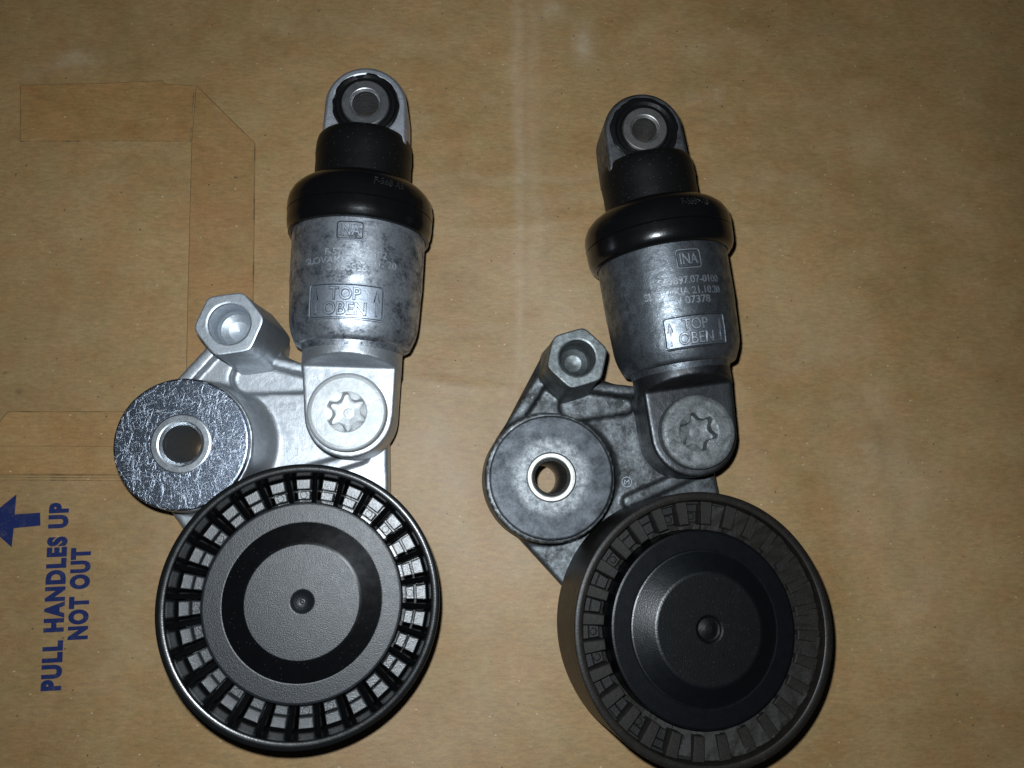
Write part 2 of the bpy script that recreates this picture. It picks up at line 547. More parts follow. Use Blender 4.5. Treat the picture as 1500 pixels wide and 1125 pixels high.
def build_paper():
    nx, ny = 620, 510
    xs = np.linspace(-290, 330, nx)
    ys = np.linspace(-210, 300, ny)
    X, Y = np.meshgrid(xs, ys)
    Z = paper_h(X, Y)
    V = np.stack([X.ravel(), Y.ravel(), Z.ravel()], 1) * MM
    idx = np.arange(nx * ny).reshape(ny, nx)
    Fc = np.stack([idx[:-1, :-1].ravel(), idx[:-1, 1:].ravel(), idx[1:, 1:].ravel(), idx[1:, :-1].ravel()], 1)
    me = bpy.data.meshes.new('paper_sheet')
    me.from_pydata(V.tolist(), [], Fc.tolist())
    me.polygons.foreach_set('use_smooth', [True] * len(me.polygons))

    def seg(p0, p1, w, wob=1.2):
        a, b = P(*p0), P(*p1)
        dx, dy = b.x - a.x, b.y - a.y
        Ls = math.hypot(dx, dy)
        t = ((X - a.x) * dx + (Y - a.y) * dy) / Ls
        d = (-(X - a.x) * dy + (Y - a.y) * dx) / Ls + wob * np.sin(t / 13 + a.x) * .5 + wob * .4 * np.sin(t / 4.1)
        return np.exp(-(d / w) ** 2) * np.clip(np.minimum(t + 4, Ls + 4 - t) / 8, 0, 1)

    def spot(p, rx, ry, ang=0.0):
        a = P(*p)
        ca, sa = math.cos(ang), math.sin(ang)
        dx, dy = (X - a.x) * ca + (Y - a.y) * sa, -(X - a.x) * sa + (Y - a.y) * ca
        return np.exp(-((dx / rx) ** 2 + (dy / ry) ** 2))
    wear = np.zeros_like(X)
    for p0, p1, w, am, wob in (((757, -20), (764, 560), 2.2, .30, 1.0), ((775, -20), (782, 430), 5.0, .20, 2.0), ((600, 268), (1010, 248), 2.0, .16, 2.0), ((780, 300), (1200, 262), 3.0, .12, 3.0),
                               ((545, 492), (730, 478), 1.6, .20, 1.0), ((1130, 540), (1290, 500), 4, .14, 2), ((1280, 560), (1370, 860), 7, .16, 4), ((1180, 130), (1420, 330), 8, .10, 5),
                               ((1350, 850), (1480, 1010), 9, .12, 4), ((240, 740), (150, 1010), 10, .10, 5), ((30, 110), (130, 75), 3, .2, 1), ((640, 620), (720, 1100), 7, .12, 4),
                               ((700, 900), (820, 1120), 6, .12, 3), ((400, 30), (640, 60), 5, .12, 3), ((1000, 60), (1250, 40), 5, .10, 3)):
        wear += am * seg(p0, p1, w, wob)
    for p, rx, ry, am in (((855, 62), 3.6, 7.5, .75), ((812, 12), 5, 4, .5), ((118, 85), 9, 3.5, .35), ((1350, 700), 18, 12, .14), ((620, 700), 16, 26, .12), ((820, 430), 14, 30, .12), ((1160, 470), 22, 18, .12)):
        wear += am * spot(p, rx, ry)
    brown_tone = np.zeros_like(X)  # darker brown: broad soft patches, small spots and thin lines
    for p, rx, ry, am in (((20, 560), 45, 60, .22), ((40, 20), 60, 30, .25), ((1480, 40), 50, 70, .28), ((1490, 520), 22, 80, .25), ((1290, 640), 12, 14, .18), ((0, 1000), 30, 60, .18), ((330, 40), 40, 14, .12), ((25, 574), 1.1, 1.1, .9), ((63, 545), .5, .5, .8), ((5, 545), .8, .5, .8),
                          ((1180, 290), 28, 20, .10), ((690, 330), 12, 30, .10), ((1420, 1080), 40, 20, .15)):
        brown_tone += am * spot(p, rx, ry)
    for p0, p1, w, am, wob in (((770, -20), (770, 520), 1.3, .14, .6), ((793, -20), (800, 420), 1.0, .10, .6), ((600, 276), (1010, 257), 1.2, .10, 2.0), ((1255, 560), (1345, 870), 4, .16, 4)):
        brown_tone += am * seg(p0, p1, w, wob)
    for nm, arr in (('wear', wear), ('brown_tone', brown_tone)):
        at = me.attributes.new(nm, 'FLOAT', 'POINT')
        at.data.foreach_set('value', np.clip(arr, 0, 1).ravel().astype(np.float32))
    paper = place('paper_sheet', me, MAT['paper'], ang=None)
    paper['kind'] = 'structure'

    def layer(name, px, lift, mat):
        """a glued paper layer: follows the sheet, with its own thickness"""
        bm = bmesh.new()
        bm.faces.new([bm.verts.new(P(u, v)) for u, v in px])
        bm.normal_update()
        bm.faces.ensure_lookup_table()
        inner = bm.faces[0]
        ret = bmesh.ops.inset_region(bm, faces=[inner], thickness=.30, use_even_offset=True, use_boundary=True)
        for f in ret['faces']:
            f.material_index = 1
        lo = [min(v.co[i] for v in bm.verts) for i in (0, 1)]
        hi = [max(v.co[i] for v in bm.verts) for i in (0, 1)]
        for ax in (0, 1):
            c = lo[ax] + 4
            while c < hi[ax]:
                no = [0, 0, 0]
                no[ax] = 1
                co = [0, 0, 0]
                co[ax] = c
                bmesh.ops.bisect_plane(bm, geom=bm.verts[:] + bm.edges[:] + bm.faces[:], plane_co=co, plane_no=no)
                c += 4
        if sum(f.normal.z for f in bm.faces) < 0:
            bmesh.ops.reverse_faces(bm, faces=bm.faces)
        lay = bm.verts.layers.int.new('outer')
        for v in bm.verts:
            v[lay] = int(all(f.material_index == 1 for f in v.link_faces))
        g = bmesh.ops.extrude_face_region(bm, geom=bm.faces[:])
        up = {e for e in g['geom'] if isinstance(e, bmesh.types.BMVert)}
        for v in bm.verts:
            v.co.z = float(paper_h(v.co.x, v.co.y)) + ((lift * .35 if v[lay] else lift) if v in up else -.15)
        bmesh.ops.recalc_face_normals(bm, faces=bm.faces)
        me = bpy.data.meshes.new(name)
        bm.to_mesh(me)
        bm.free()
        me.transform(Matrix.Scale(MM, 4))
        me.materials.append(mat)
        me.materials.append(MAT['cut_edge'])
        return place(name, me, mat, paper, ang=20)
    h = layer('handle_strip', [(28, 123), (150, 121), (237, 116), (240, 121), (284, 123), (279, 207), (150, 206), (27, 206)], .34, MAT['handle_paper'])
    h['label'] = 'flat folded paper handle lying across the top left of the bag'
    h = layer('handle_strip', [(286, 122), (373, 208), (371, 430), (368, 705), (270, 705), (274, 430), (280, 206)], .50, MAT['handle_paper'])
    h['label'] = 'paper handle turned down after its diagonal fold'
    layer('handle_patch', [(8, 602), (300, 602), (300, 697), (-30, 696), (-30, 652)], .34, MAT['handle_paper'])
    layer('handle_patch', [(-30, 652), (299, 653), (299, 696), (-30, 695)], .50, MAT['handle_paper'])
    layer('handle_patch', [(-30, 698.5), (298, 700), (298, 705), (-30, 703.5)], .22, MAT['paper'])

    def printed(name, pts_faces, label):
        V, Fc = pts_faces
        V = [(x, y, float(paper_h(x, y)) + .07) for x, y, _ in V]
        o = obj(name, [(V, Fc)], MAT['ink'], paper, ang=None)
        o['label'] = label

    def line(s, p0, p1, cap):
        a, b = P(*p0), P(*p1)
        d = (b - a)
        V, Fc = fit_text(s, d.length, cap, 0, .52, 0, 1.20)
        mid = (a + b) / 2
        ang = math.atan2(d.y, d.x)
        mt = Matrix.Translation((mid.x, mid.y, 0)) @ Matrix.Rotation(ang, 4, 'Z')
        return xf((V, Fc), mt)
    printed('printed_lettering', line('PULL HANDLES UP', (72.5, 1011), (85, 738), 5.6), 'blue printed words PULL HANDLES UP')
    printed('printed_lettering', line('NOT OUT', (112, 936), (117.5, 804), 5.6), 'blue printed words NOT OUT')
    pts = [(-28, 764), (22, 724), (19.5, 753.5), (57, 751), (57.5, 770), (18, 774), (15, 802)]
    V = [tuple(P(*p)) for p in pts]
    printed('printed_arrow', (V, [(0, 6, 5, 2, 1), (2, 5, 4, 3)]), 'blue printed arrow pointing left')
    return paper


build_paper()


# ---------------------------------------------------------------- tensioner parts
def hex_r(R, a0):
    def f(t):
        p = 14.0
        s = 0.0
        for k in range(6):
            c = math.cos(t - a0 - pi / 6 - k * pi / 3)
            if c > 0:
                s += (c / (R * math.cos(pi / 6))) ** p
        return s ** (-1 / p)
    return f


def scaled(f, k=1.0, d=0.0):
    return lambda t: f(t) * k + d


def build_pulley(root, key, centre, R, tilt, caps, a0):
    """pulley turned about its own axis; z = 0 is the top of the rim"""
    new = key == 'new'
    q = Quaternion((0, 0, 1), 0) if tilt is None else Vector((0, 0, 1)).rotation_difference(Vector(tilt).normalized())
    rin = R - 2.5
    rc = caps['cap']
    prof = [(rc + .6, -16), (rc + .6, -15), (rin - 1.6, -14.6), (rin - 1.0, -13)]
    for i in range(9):                                  # moulding lines on the inner rim wall
        prof += [(rin - .9 + i * .085, -12 + i * 1.1), (rin - .78 + i * .085, -11.6 + i * 1.1)]
    prof += [(rin - .15, -1.3), (rin, -.5), (rin + .06, -.3), (rin + .25, -.17), (rin + .7, -.085), (rin + 1.1, -.01), (rin + 1.4, -.01), (rin + 1.8, -.085), (rin + 2.25, -.17), (rin + 2.43, -.32), (R, -.7), (R, -4.0),
             (R - .05, -4.2), (R, -4.4), (R, -23.5), (R - .6, -24.6), (R - 2, -25), (rc - 6, -25), (rc - 7, -24), (rc - 7, -18), (rc - 5, -16)]
    rim = obj('pulley', [rev(prof, 192)], MAT['rim_new' if new else 'rim_old'], root, centre, 0, 30, q)
    rim['label'] = 'black pulley with clean open pockets' if new else 'black pulley with pockets caked in dust'
    # dust cap: outer flat, sloped ring, middle disc with its dimple
    zc, rise = caps['zc'], caps['rise']
    r1, r2 = caps['ring_out'], caps['ring_in']
    cap = [(rc - .3, -17), (rc, -16.5), (rc, zc - .7), (rc - .25, zc - .2), (rc - .8, zc), (r1 + .25, zc), (r1, zc - .05), (r1 - .2, zc - .3), (r1 - 2, zc - .4), (r1 - 2, -17)]
    obj('cap_rim', [rev(cap, 160)], MAT['cap_new' if new else 'cap_old'], rim, ang=30)
    ring = [(r1 - .12, zc - .5), (r1 - .12, zc - .06), (r1 - .5, zc + .02), (r2 + .6, zc + rise - .12), (r2 - .1, zc + rise - .02), (r2 - .4, zc + rise - .3), (r2 - .4, zc - .5)]
    obj('cap_slope', [rev(ring, 160)], MAT['ring_new' if new else 'slope_old'], rim, ang=30)
    zt = zc + rise
    d = caps['dimple']
    disc = [(0, zc - .5), (r2, zc - .5), (r2, zt - .05), (r2 - .15, zt), (d + .5, zt), (d + .1, zt - .12), (d * .8, zt - .75), (d * .5, zt - 1.25), (d * .26, zt - 1.45),
            (d * .22, zt - 1.1), (d * .14, zt - 1.05), (0, zt - 1.25)]
    if not new:
        disc = disc[:5] + [(d, zt - .3), (d * .93, zt - .9), (d * .8, zt - 1.2), (d * .55, zt - .9), (d * .3, zt - .6), (0, zt - .5)]
    obj('cap_disc', [rev(disc, 160, closed=False)], MAT['cap_new' if new else 'disc_old'], rim, ang=30)
    # pockets
    N = 28
    floor = -9.0
    st = 2 * pi / N

    def block(ra, rb, wa, wb, z0, z1, bev=.25):
        V = []
        for z, s in ((z0, 0), (z1 - bev, 0), (z1, bev)):
            V += [(ra + s, -wa / 2 + s, z), (rb - s, -wb / 2 + s, z), (rb - s, wb / 2 - s, z), (ra + s, wa / 2 - s, z)]
        Fc = [(0, 3, 2, 1), (8, 9, 10, 11)]
        for k in (0, 4):
            Fc += [(k + i, k + (i + 1) % 4, k + 4 + (i + 1) % 4, k + 4 + i) for i in range(4)]
        return V, Fc
    if new:
        outer = to_mesh('pocket_pad', [block(rc + 4.0, rc + 7.0, 3.9, 4.3, -15, floor)])
        inner = to_mesh('pocket_pad', [block(rc + 1.0, rc + 3.45, 3.5, 3.8, -15, floor - .1)])
        pin = to_mesh('pocket_pad', [block(rc + 1.0, rc + 3.45, 3.5, 3.8, -15, floor - .7), xf(rev([(0, -12), (1.05, -12), (1.05, floor - .25), (.9, floor - .1), (0, floor - .1)], 20, False), Matrix.Translation((rc + 2.25, 0, 0)))])
        z0 = -3.4
        V = [(rc + .05, -1.5, -15), (rin - .3, -1.5, -15), (rin - .3, 1.5, -15), (rc + .05, 1.5, -15),
             (rc + .05, -.75, -7.4), (rin - .1, -.75, z0 - .4), (rin - .1, .75, z0 - .4), (rc + .05, .75, -7.4),
             (rc + .05, 0, -6.6), (rin - .05, 0, z0 + .5)]
        Fc = [(0, 3, 2, 1), (0, 1, 5, 4), (2, 3, 7, 6), (4, 5, 9, 8), (6, 7, 8, 9), (0, 4, 8, 7, 3), (1, 2, 6, 9, 5)]
        rib = to_mesh('rib', [(V, Fc), block(rc + .3, rc + 2.3, 1.3, 1.3, -15, -6.9, .15)])
        mp, mr = MAT['pad_new'], MAT['rib_new']
    else:
        outer = to_mesh('pocket_pad', [block(rc + 5.4, rc + 7.6, 3.9, 4.4, -15, floor + 2.6), block(rc + 7.7, rc + 8.5, 4.0, 4.2, -15, floor + 4.2, .12)])
        inner = to_mesh('pocket_pad', [block(rc + 2.2, rc + 5.3, 3.2, 3.8, -15, floor + 2.5)])
        pin = to_mesh('pocket_pad', [block(rc + 2.2, rc + 5.3, 3.2, 3.8, -15, floor + 2.4), xf(rev([(0, -12), (1.1, -12), (1.1, floor + 2.6), (.95, floor + 2.7), (.8, floor + 2.45), (0, floor + 2.45)], 20, False), Matrix.Translation((rc + 4.0, 0, 0)))])
        rib = to_mesh('rib', [block(rc + 1.6, rin - .05, 2.9, 3.6, -15, -3.0, .3)])
        mp, mr = MAT['pad_old'], MAT['rib_old']
    for me in (outer, inner, pin, rib):
        smooth(me, 25)
    for me in (outer, inner, pin):
        me.materials.append(mp)
    rib.materials.append(mr)
    pinset = {0, 3, 4, 7, 8, 11, 14, 15, 18, 21, 22, 25}
    for k in range(N):
        a = a0 + k * st
        place('pocket_pad', outer, None, rim, rotz=a, ang=None)
        place('pocket_pad', pin if k in pinset else inner, None, rim, rotz=a, ang=None)
        place('rib', rib, None, rim, rotz=a + st / 2, ang=None)
    if not new:
        # belt dust packed into the pockets on the far side
        def fill(t):
            return .5 + .5 * math.tanh(2.2 * (math.cos(t + .05) + .15 * math.sin(3 * t) + .12))

        def hz(r):
            def f(t):
                u = ((t - a0) / st + .5) % 1.0
                k = int(((t - a0) / st + .5) // 1)
                rnd = math.sin(k * 12.9898) * .35
                lump = .25 * math.sin(t * 37 + r) + .2 * math.sin(t * 91 + 2 * r) + .18 * math.sin(r * 3 + t * 13)
                saw = (u - .5) * 1.5
                s = (r - rc) / (rin - rc)
                return -11 + fill(t) * (6.3 + 1.1 * s + saw * .9 + rnd) + .55 * lump + .8 * s
            return f
        rr = [rc + .2, rc + 1.2, rc + 2.4, rc + 3.6, rc + 4.8, rc + 6.0, rc + 7.2, rin - 1.0, rin - .35]
        prof = [(rc + .2, -15)] + [(r, hz(r)) for r in rr] + [(rin - .35, -15)]
        obj('caked_dust', [rev(prof, 448, hold=False)], MAT['dirt'], rim, ang=40)
    return rim


def wrap(vf, rad, yc, xc, lift=0.0):
    """lay flat lettering (x along the round, y along the axis, z out) on the damper barrel"""
    out = []
    for x, y, z in vf[0]:
        yy = yc + y
        r = rad(yy) if callable(rad) else rad
        ph = (xc + x) / r
        rr = r + z + lift
        out.append((rr * math.sin(ph), yy, rr * math.cos(ph)))
    return out, vf[1]


def rrect(w, h, r, n=8, sub=10):
    pts = []
    for cx, cy, a in ((w / 2 - r, h / 2 - r, 0), (-w / 2 + r, h / 2 - r, pi / 2), (-w / 2 + r, -h / 2 + r, pi), (w / 2 - r, -h / 2 + r, 1.5 * pi)):
        for i in range(n + 1):
            t = a + pi / 2 * i / n
            pts.append((cx + r * math.cos(t), cy + r * math.sin(t)))
    out = []
    for (a, b) in zip(pts, pts[1:] + pts[:1]):
        L = math.hypot(b[0] - a[0], b[1] - a[1])
        k = max(1, int(L / 1.2))
        out += [(a[0] + (b[0] - a[0]) * i / k, a[1] + (b[1] - a[1]) * i / k) for i in range(k)]
    return out


def ridge(loop, w, h):
    """low moulded ridge along a closed flat loop"""
    n = len(loop)
    V = []
    for i, (x, y) in enumerate(loop):
        ax, ay = loop[i - 1]
        bx, by = loop[(i + 1) % n]
        dx, dy = bx - ax, by - ay
        L = math.hypot(dx, dy) or 1
        nx, ny = dy / L, -dx / L
        for s, z in ((-.5, -.4), (-.5, h * .3), (-.22, h), (.22, h), (.5, h * .3), (.5, -.4)):
            V.append((x + nx * w * s, y + ny * w * s, z))
    Fc = []
    for i in range(n):
        j = (i + 1) % n
        for k in range(6):
            l = (k + 1) % 6
            Fc.append((i * 6 + k, i * 6 + l, j * 6 + l, j * 6 + k))
    return V, Fc


def panel_sheet(loop, z):
    """thin pad filling a rounded rectangle, cut into strips so that it can bend round the barrel"""
    bm = bmesh.new()
    bm.faces.new([bm.verts.new((x, y, 0)) for x, y in loop])
    xs = [p[0] for p in loop]
    c = min(xs) + 1
    while c < max(xs):
        bmesh.ops.bisect_plane(bm, geom=bm.verts[:] + bm.edges[:] + bm.faces[:], plane_co=(c, 0, 0), plane_no=(1, 0, 0))
        c += 1
    ys = [p[1] for p in loop]
    c = min(ys) + 1.5
    while c < max(ys):
        bmesh.ops.bisect_plane(bm, geom=bm.verts[:] + bm.edges[:] + bm.faces[:], plane_co=(0, c, 0), plane_no=(0, 1, 0))
        c += 1.5
    bm.verts.index_update()
    r = ([(v.co.x, v.co.y, z) for v in bm.verts], [tuple(v.index for v in f.verts) for f in bm.faces])
    bm.free()
    return r


def build_tensioner(key, cfg):
    new = key == 'new'
    sfx = '_' + key
    B, X, T, U, Ey = (P(*cfg[k], cfg['z_' + k]) for k in ('bush', 'hex', 'bolt', 'pulley', 'eye'))
    base = Vector((B.x, B.y, 0))
    root = bpy.data.objects.new('belt_tensioner', None)
    col.objects.link(root)
    root.location = base * MM
    root.empty_display_size = .02
    root['category'] = 'belt tensioner'
    root['label'] = cfg['label']
    root['group'] = 'belt tensioners on the paper'
    b, x, t, u, e = (v - base for v in (B, X, T, U, Ey))
    AX = cfg['axis_z']
    FLAT = t.z - 4.8

    # ------------- cast arm
    arm_a = math.atan2(t.y, t.x)
    ra = Matrix.Rotation(arm_a, 4, 'Z')

    def L(px, py):
        v = ra @ Vector((px, py, 0))
        return v.x, v.y
    rb = cfg['washer_r'] + cfg['boss_extra']
    top = 15.0
    parts = [
        prism(hull([(0, 0, rb * .99), (x.x, x.y, 10.0)]), 3, top),
        prism(hull([(*L(20, 22), 8.5), (t.x, t.y, 9.5)]), 4, top),
        prism(hull([(x.x, x.y, 9.6), (*L(21, 23), 6)]), 3, top),
        prism(hull([(0, 0, rb * .96), (t.x, t.y, 9.5), (u.x, u.y, 22)]), 4, top),
        prism(hull([(*L(51, -8), 5), (u.x, u.y, 20), (t.x, t.y, 9)]), 4, top - .5),
        rev([(0, 1), (rb, 1), (rb + .6, 8), (rb, 30.6), (0, 30.6)], 96, False),
        xf(rev([(0, 5), (rb - 1, 5), (rb - 1.5, top), (rb - 2.5, top + 1.2), (rb - 4, top + 3.5), (rb - 5, top + 8), (0, top + 9)], 96, False), Matrix.Translation((*L(5.5, 0), 0))),
        xf(rev([(0, 2), (9.0, 2), (8.9, top), (8.6, top + 4), (0, top + 4.5)], 64, False), Matrix.Translation((x.x, x.y, 0))),
        xf(rev([(0, 3), (11, 3), (10.5, FLAT - 8), (0, FLAT - 8)], 64, False), Matrix.Translation((t.x, t.y, 0))),
        xf(rev([(0, 3), (16, 3), (14, u.z - 19), (0, u.z - 19)], 64, False), Matrix.Translation((u.x, u.y, 0))),
        # edge ridge beside the hex post and the lip over the pocket
        prism(hull([(*L(-10.8, 15.5), 2.0), (*L(12.0, 34.5), 2.0)]), 8, top + 2.6),
        prism(hull([(*L(25, 24), 2.0), (*L(37, 19.5), 1.6)]), 8, top + 1.5),
        # raised shoulder running along the arm beside the pulley
        prism(hull([(*L(24, -15), 2.0), (*L(50, -12), 1.8)]), 8, top + 1.4),
    ]
    f0, f1 = L(17, 20.5), L(33.5, 15.5)
    cut1 = rev([(0, top - 3.6), (2.2, top - 3.6), (3.4, top - 2.6), (4.2, top + .2), (4.6, top + 14), (0, top + 14)], 40, False)
    hp = hull([(*f0, 5.4), (*f1, 3.0)], 40)
    hp2 = hull([(*f0, 3.4), (*f1, 1.2)], 40)
    cx_ = sum(p[0] for p in hp) / len(hp)
    cut = prism(hp, top - 4.2, top + 3.0)
    arm = place('arm', fuse('arm', parts, [cut, rev([(0, -5), (cfg['bush_hole'] + 1.2, -5), (cfg['bush_hole'] + 1.2, 40), (0, 40)], 64, False)], .6, 6), MAT['cast' + sfx], root, ang=None)
    arm['label'] = 'bright cast aluminium arm' if new else 'dark dirty cast aluminium arm'
    if new:
        # cast-in characters, upside down as in the casting
        zz = top + .02
        tx = fit_text('DG12', 9.2, 2.6, .25, 0, .05)
        c1 = P(412, 597, top) - base
        m1 = Matrix.Translation((c1.x, c1.y, zz)) @ Matrix.Rotation(pi + math.radians(6), 4, 'Z')
        tx2 = fit_text('-1', 3.6, 2.4, .25, 0, .05)
        c2 = P(441, 661, top) - base
        m2 = Matrix.Translation((c2.x, c2.y, zz)) @ Matrix.Rotation(pi + math.radians(6), 4, 'Z')
        c3 = P(415, 662, top) - base
        dots = [xf(rev([(1.75, -.2), (1.75, .25), (2.05, .25), (2.05, -.2)], 40), Matrix.Translation((c3.x, c3.y, zz)))]
        for k in range(9):
            aa = k * 2 * pi / 9
            dots.append(xf(rev([(0, -.2), (.28, -.2), (.22, .3), (0, .3)], 10, False), Matrix.Translation((c3.x + 1.15 * math.cos(aa), c3.y + 1.15 * math.sin(aa), zz))))
        obj('cast_lettering', [xf(tx, m1), xf(tx2, m2)] + dots, MAT['cast_new'], arm, ang=None)
    else:
        c3 = P(918, 706, top) - base
        dots = [xf(rev([(1.5, -.2), (1.5, .14), (1.75, .14), (1.75, -.2)], 40), Matrix.Translation((c3.x, c3.y, top + .02)))]
        tx = fit_text('M', 1.7, 1.6, .10, 0, .03)
        obj('cast_lettering', dots + [xf(tx, Matrix.Translation((c3.x, c3.y, top + .02)))], MAT['panel_old'], arm, ang=None)

    # ------------- hexagonal boss with its blind hole
    hr = hex_r(cfg['hex_R'], cfg['hex_a'])
    h = x.z
    hole = cfg['hex_hole']
    prof = [(scaled(hr, 1.13), top - 4), (scaled(hr, 1.03), h - 12), (scaled(hr, 1.0), h - .45), (scaled(hr, 1, -.14), h - .14), (scaled(hr, 1, -.5), h),
            (hole + .75, h), (hole + .25, h - .2), (hole, h - .7), (hole - .25, h - 8), (hole - .9, h - 9.4), (hole * .5, h - 10.6), (0, h - 11.2)]
    hb = obj('hex_boss', [rev(prof, 144, False)], MAT['hex' + sfx], root, (x.x, x.y, 0), 0, 28)

    # ------------- pivot bush: washer, collar, through hole
    wr, cr, hl, wz = cfg['washer_r'], cfg['collar_r'], cfg['bush_hole'], b.z
    prof = [(cr - .3, wz - 3.2), (wr - .5, wz - 3.2), (wr, wz - 2.7), (wr, wz - .55), (wr - .18, wz - .18), (wr - .6, wz), (cr + .05, wz), (cr - .3, wz - .05)]
    w = obj('washer', [rev(prof, 160)], MAT['washer' + sfx], root, (0, 0, 0), 0, 30)
    w['label'] = 'shiny scratched zinc washer' if new else 'dull washer with a pale worn ring'
    prof = [(hl, 0), (cr, 0), (cr, wz - .3), (cr - .12, wz + .25), (cr - .5, wz + .45), (hl + 1.3, wz + .45), (hl + .9, wz + .3), (hl + .1, wz - .7)]
    for k in range(14):
        prof += [(hl + .12, wz - 1.6 - k * 2), (hl - .12, wz - 2.4 - k * 2)]
    obj('bush_sleeve', [rev(prof, 128)], MAT['collar' + sfx], root, (0, 0, 0), 0, 30)

    # ------------- hydraulic damper, its own axis along local y
    d2 = (e - t)
    dl = math.hypot(d2.x, d2.y)
    da = math.atan2(d2.y, d2.x) - pi / 2
    dloc = (t.x + cfg['axis_shift'] * math.cos(da), t.y + cfg['axis_shift'] * math.sin(da), AX)
    k = dl / 100.0                                     # lengths below are for a 100 mm eye distance
    toY = Matrix.Rotation(-pi / 2, 4, 'X')             # turns a shape made round z so that it runs along +y

    def bar_r(y):
        ys = [20, 21.2, 22.3, 25.0, 28.5, 33.0, 38.5, 41.0, 58.0, 70.0]
        rs = [15.6, 17.3, 18.1, 19.2, 19.95, 20.2, 20.45, 20.66, 20.9, 20.9]
        return float(np.interp(y / k, ys, rs))
    bar = [(0, 18 * k), (15.0, 18 * k), (15.9, 21.1 * k), (17.1, 21.1 * k), (17.6, 21.4 * k), (18.1, 22.3 * k), (19.2, 25 * k), (19.75, 27.2 * k), (19.97, 29 * k), (20.2, 33 * k), (20.45, 38.5 * k), (20.66, 41 * k), (20.9, 58 * k), (20.9, 66 * k), (0, 66 * k)]
    barrel = obj('damper_barrel', [xf(rev(bar, 128, False, hold=False), toY)], MAT['barrel' + sfx], root, dloc, da, 40)
    barrel['label'] = 'aluminium damper barrel blotched with dark stains' if new else 'evenly grey aluminium damper barrel'
    # clevis end: neck cut down to a flat tongue under the bolt head
    zf = FLAT - AX
    nv, nf = xf(rev([(0, -2), (15.4, -2), (15.4, 21.5 * k), (0, 21.5 * k)], 96, False), toY)
    bm = bmesh.new()
    vs = [bm.verts.new(v) for v in nv]
    for q in nf:
        bm.faces.new([vs[i] for i in q])
    slope = Vector((0, -1, .26)).normalized()
    r = bmesh.ops.bisect_plane(bm, geom=bm.verts[:] + bm.edges[:] + bm.faces[:], plane_co=(0, 14.6 * k, zf), plane_no=slope, clear_outer=True)
    bmesh.ops.holes_fill(bm, edges=[q for q in bm.edges if q.is_boundary])
    bm.verts.index_update()
    neck = ([tuple(v.co) for v in bm.verts], [tuple(v.index for v in f.verts) for f in bm.faces])
    bm.free()
    tw = cfg['tongue_w']
    sh = -cfg['axis_shift']
    tongue = prism(hull([(sh, 0, tw), (-14.3 + 1.5, 14.8, 1.5), (14.3 - 1.5, 14.8, 1.5), (0, 17, 6)]), zf - 19, zf)
    cl = place('clevis', fuse('clevis', [neck, tongue], [], .45, 5 if new else 16), MAT['cast_new' if new else 'tongue_old'], root, dloc, da, ang=None)
    # bolt
    br = cfg['bolt_r']

    def star(k_, amp=.86, rm=4.75):
        return lambda tt: (rm + amp * math.cos(6 * (tt - cfg['star_a'])) + .16 * math.cos(12 * (tt - cfg['star_a']))) * k_
    prof = [(0, FLAT - 3), (br - .5, FLAT - 3), (br, FLAT - .5), (br, t.z - 1.2), (br - .2, t.z - .6), (br - .7, t.z - .2), (br - 1.6, t.z), (6.2, t.z), (5.9, t.z - .15), (star(1.02), t.z - .45), (star(1.0), t.z - .7), (star(.97), t.z - 4.1),
            (star(.8, .5), t.z - 4.35), (1.6, t.z - 4.6), (1.3, t.z - 4.5), (0, t.z - 4.45)]
    bolt_parts = [rev(prof, 144, False)]
    if not new:
        for aa in (62, 82):
            bolt_parts.append(xf(rev([(.9, -.3), (.85, .22), (1.15, .22), (1.2, -.3)], 24), Matrix.Translation((8.4 * math.cos(math.radians(aa)), 8.4 * math.sin(math.radians(aa)), t.z))))
    bo = obj('bolt', bolt_parts, MAT['bolt' + sfx], root, (t.x, t.y, 0), 0, 30)
    bo['label'] = 'pale bolt head with a star socket' if new else 'corroded grey bolt head with a star socket'

    # rubber boot: lipped bell and narrow sleeve
    Rb = cfg['boot_r']
    y0 = 57.2
    bell = [(20.2, y0 + 5), (20.4, y0 + .5), (21.2, y0 - .2), (22.2, y0), (Rb - .75, y0 + 1.0), (Rb - .25, y0 + 2.2), (Rb - .05, y0 + 4.2), (Rb, y0 + 6.3), (Rb - .35, y0 + 6.55), (Rb + .08, y0 + 6.8),
            (Rb + .1, y0 + 9.5), (Rb - .25, y0 + 11.6), (Rb - 1.2, y0 + 13.6), (Rb - 2.9, y0 + 15.4), (Rb - 5.2, y0 + 16.8), (16.3, y0 + 17.5), (15.6, y0 + 17.9), (14.6, y0 + 17.9), (14.6, y0 + 14)]
    boot = obj('rubber_boot', [xf(rev([(r_, y_ * k) for r_, y_ in bell], 128, hold=False), toY)], MAT['boot'], root, dloc, da, 50)
    ys1 = 90.6
    slv = [(11, y0 + 12), (15.2, y0 + 12), (15.2, y0 + 18.5), (15.35, y0 + 22), (15.3, y0 + 25), (15.5, ys1 - 6), (15.3, ys1 - 2.5), (14.9, ys1 - .8), (14.2, ys1), (12, ys1 + .2), (0, ys1 + .2)]
    slv = [(0, y0 + 12)] + slv
    obj('boot_sleeve', [xf(rev([(r_, y_ * k) for r_, y_ in slv], 128, False, hold=False), toY)], MAT['boot_sleeve'], root, dloc, da, 50)
    # moulded marks on the bell
    V, Fc = fit_text(cfg['boot_text'], 9.5, 2.3, .12, 0, .03)
    yc, xc = cfg['boot_text_pos']

    def bell_r(y):
        return float(np.interp(y / k, [y0 + 9.5, y0 + 11.6, y0 + 13.6, y0 + 15.4, y0 + 16.8], [Rb + .1, Rb - .25, Rb - 1.2, Rb - 2.9, Rb - 5.2]))
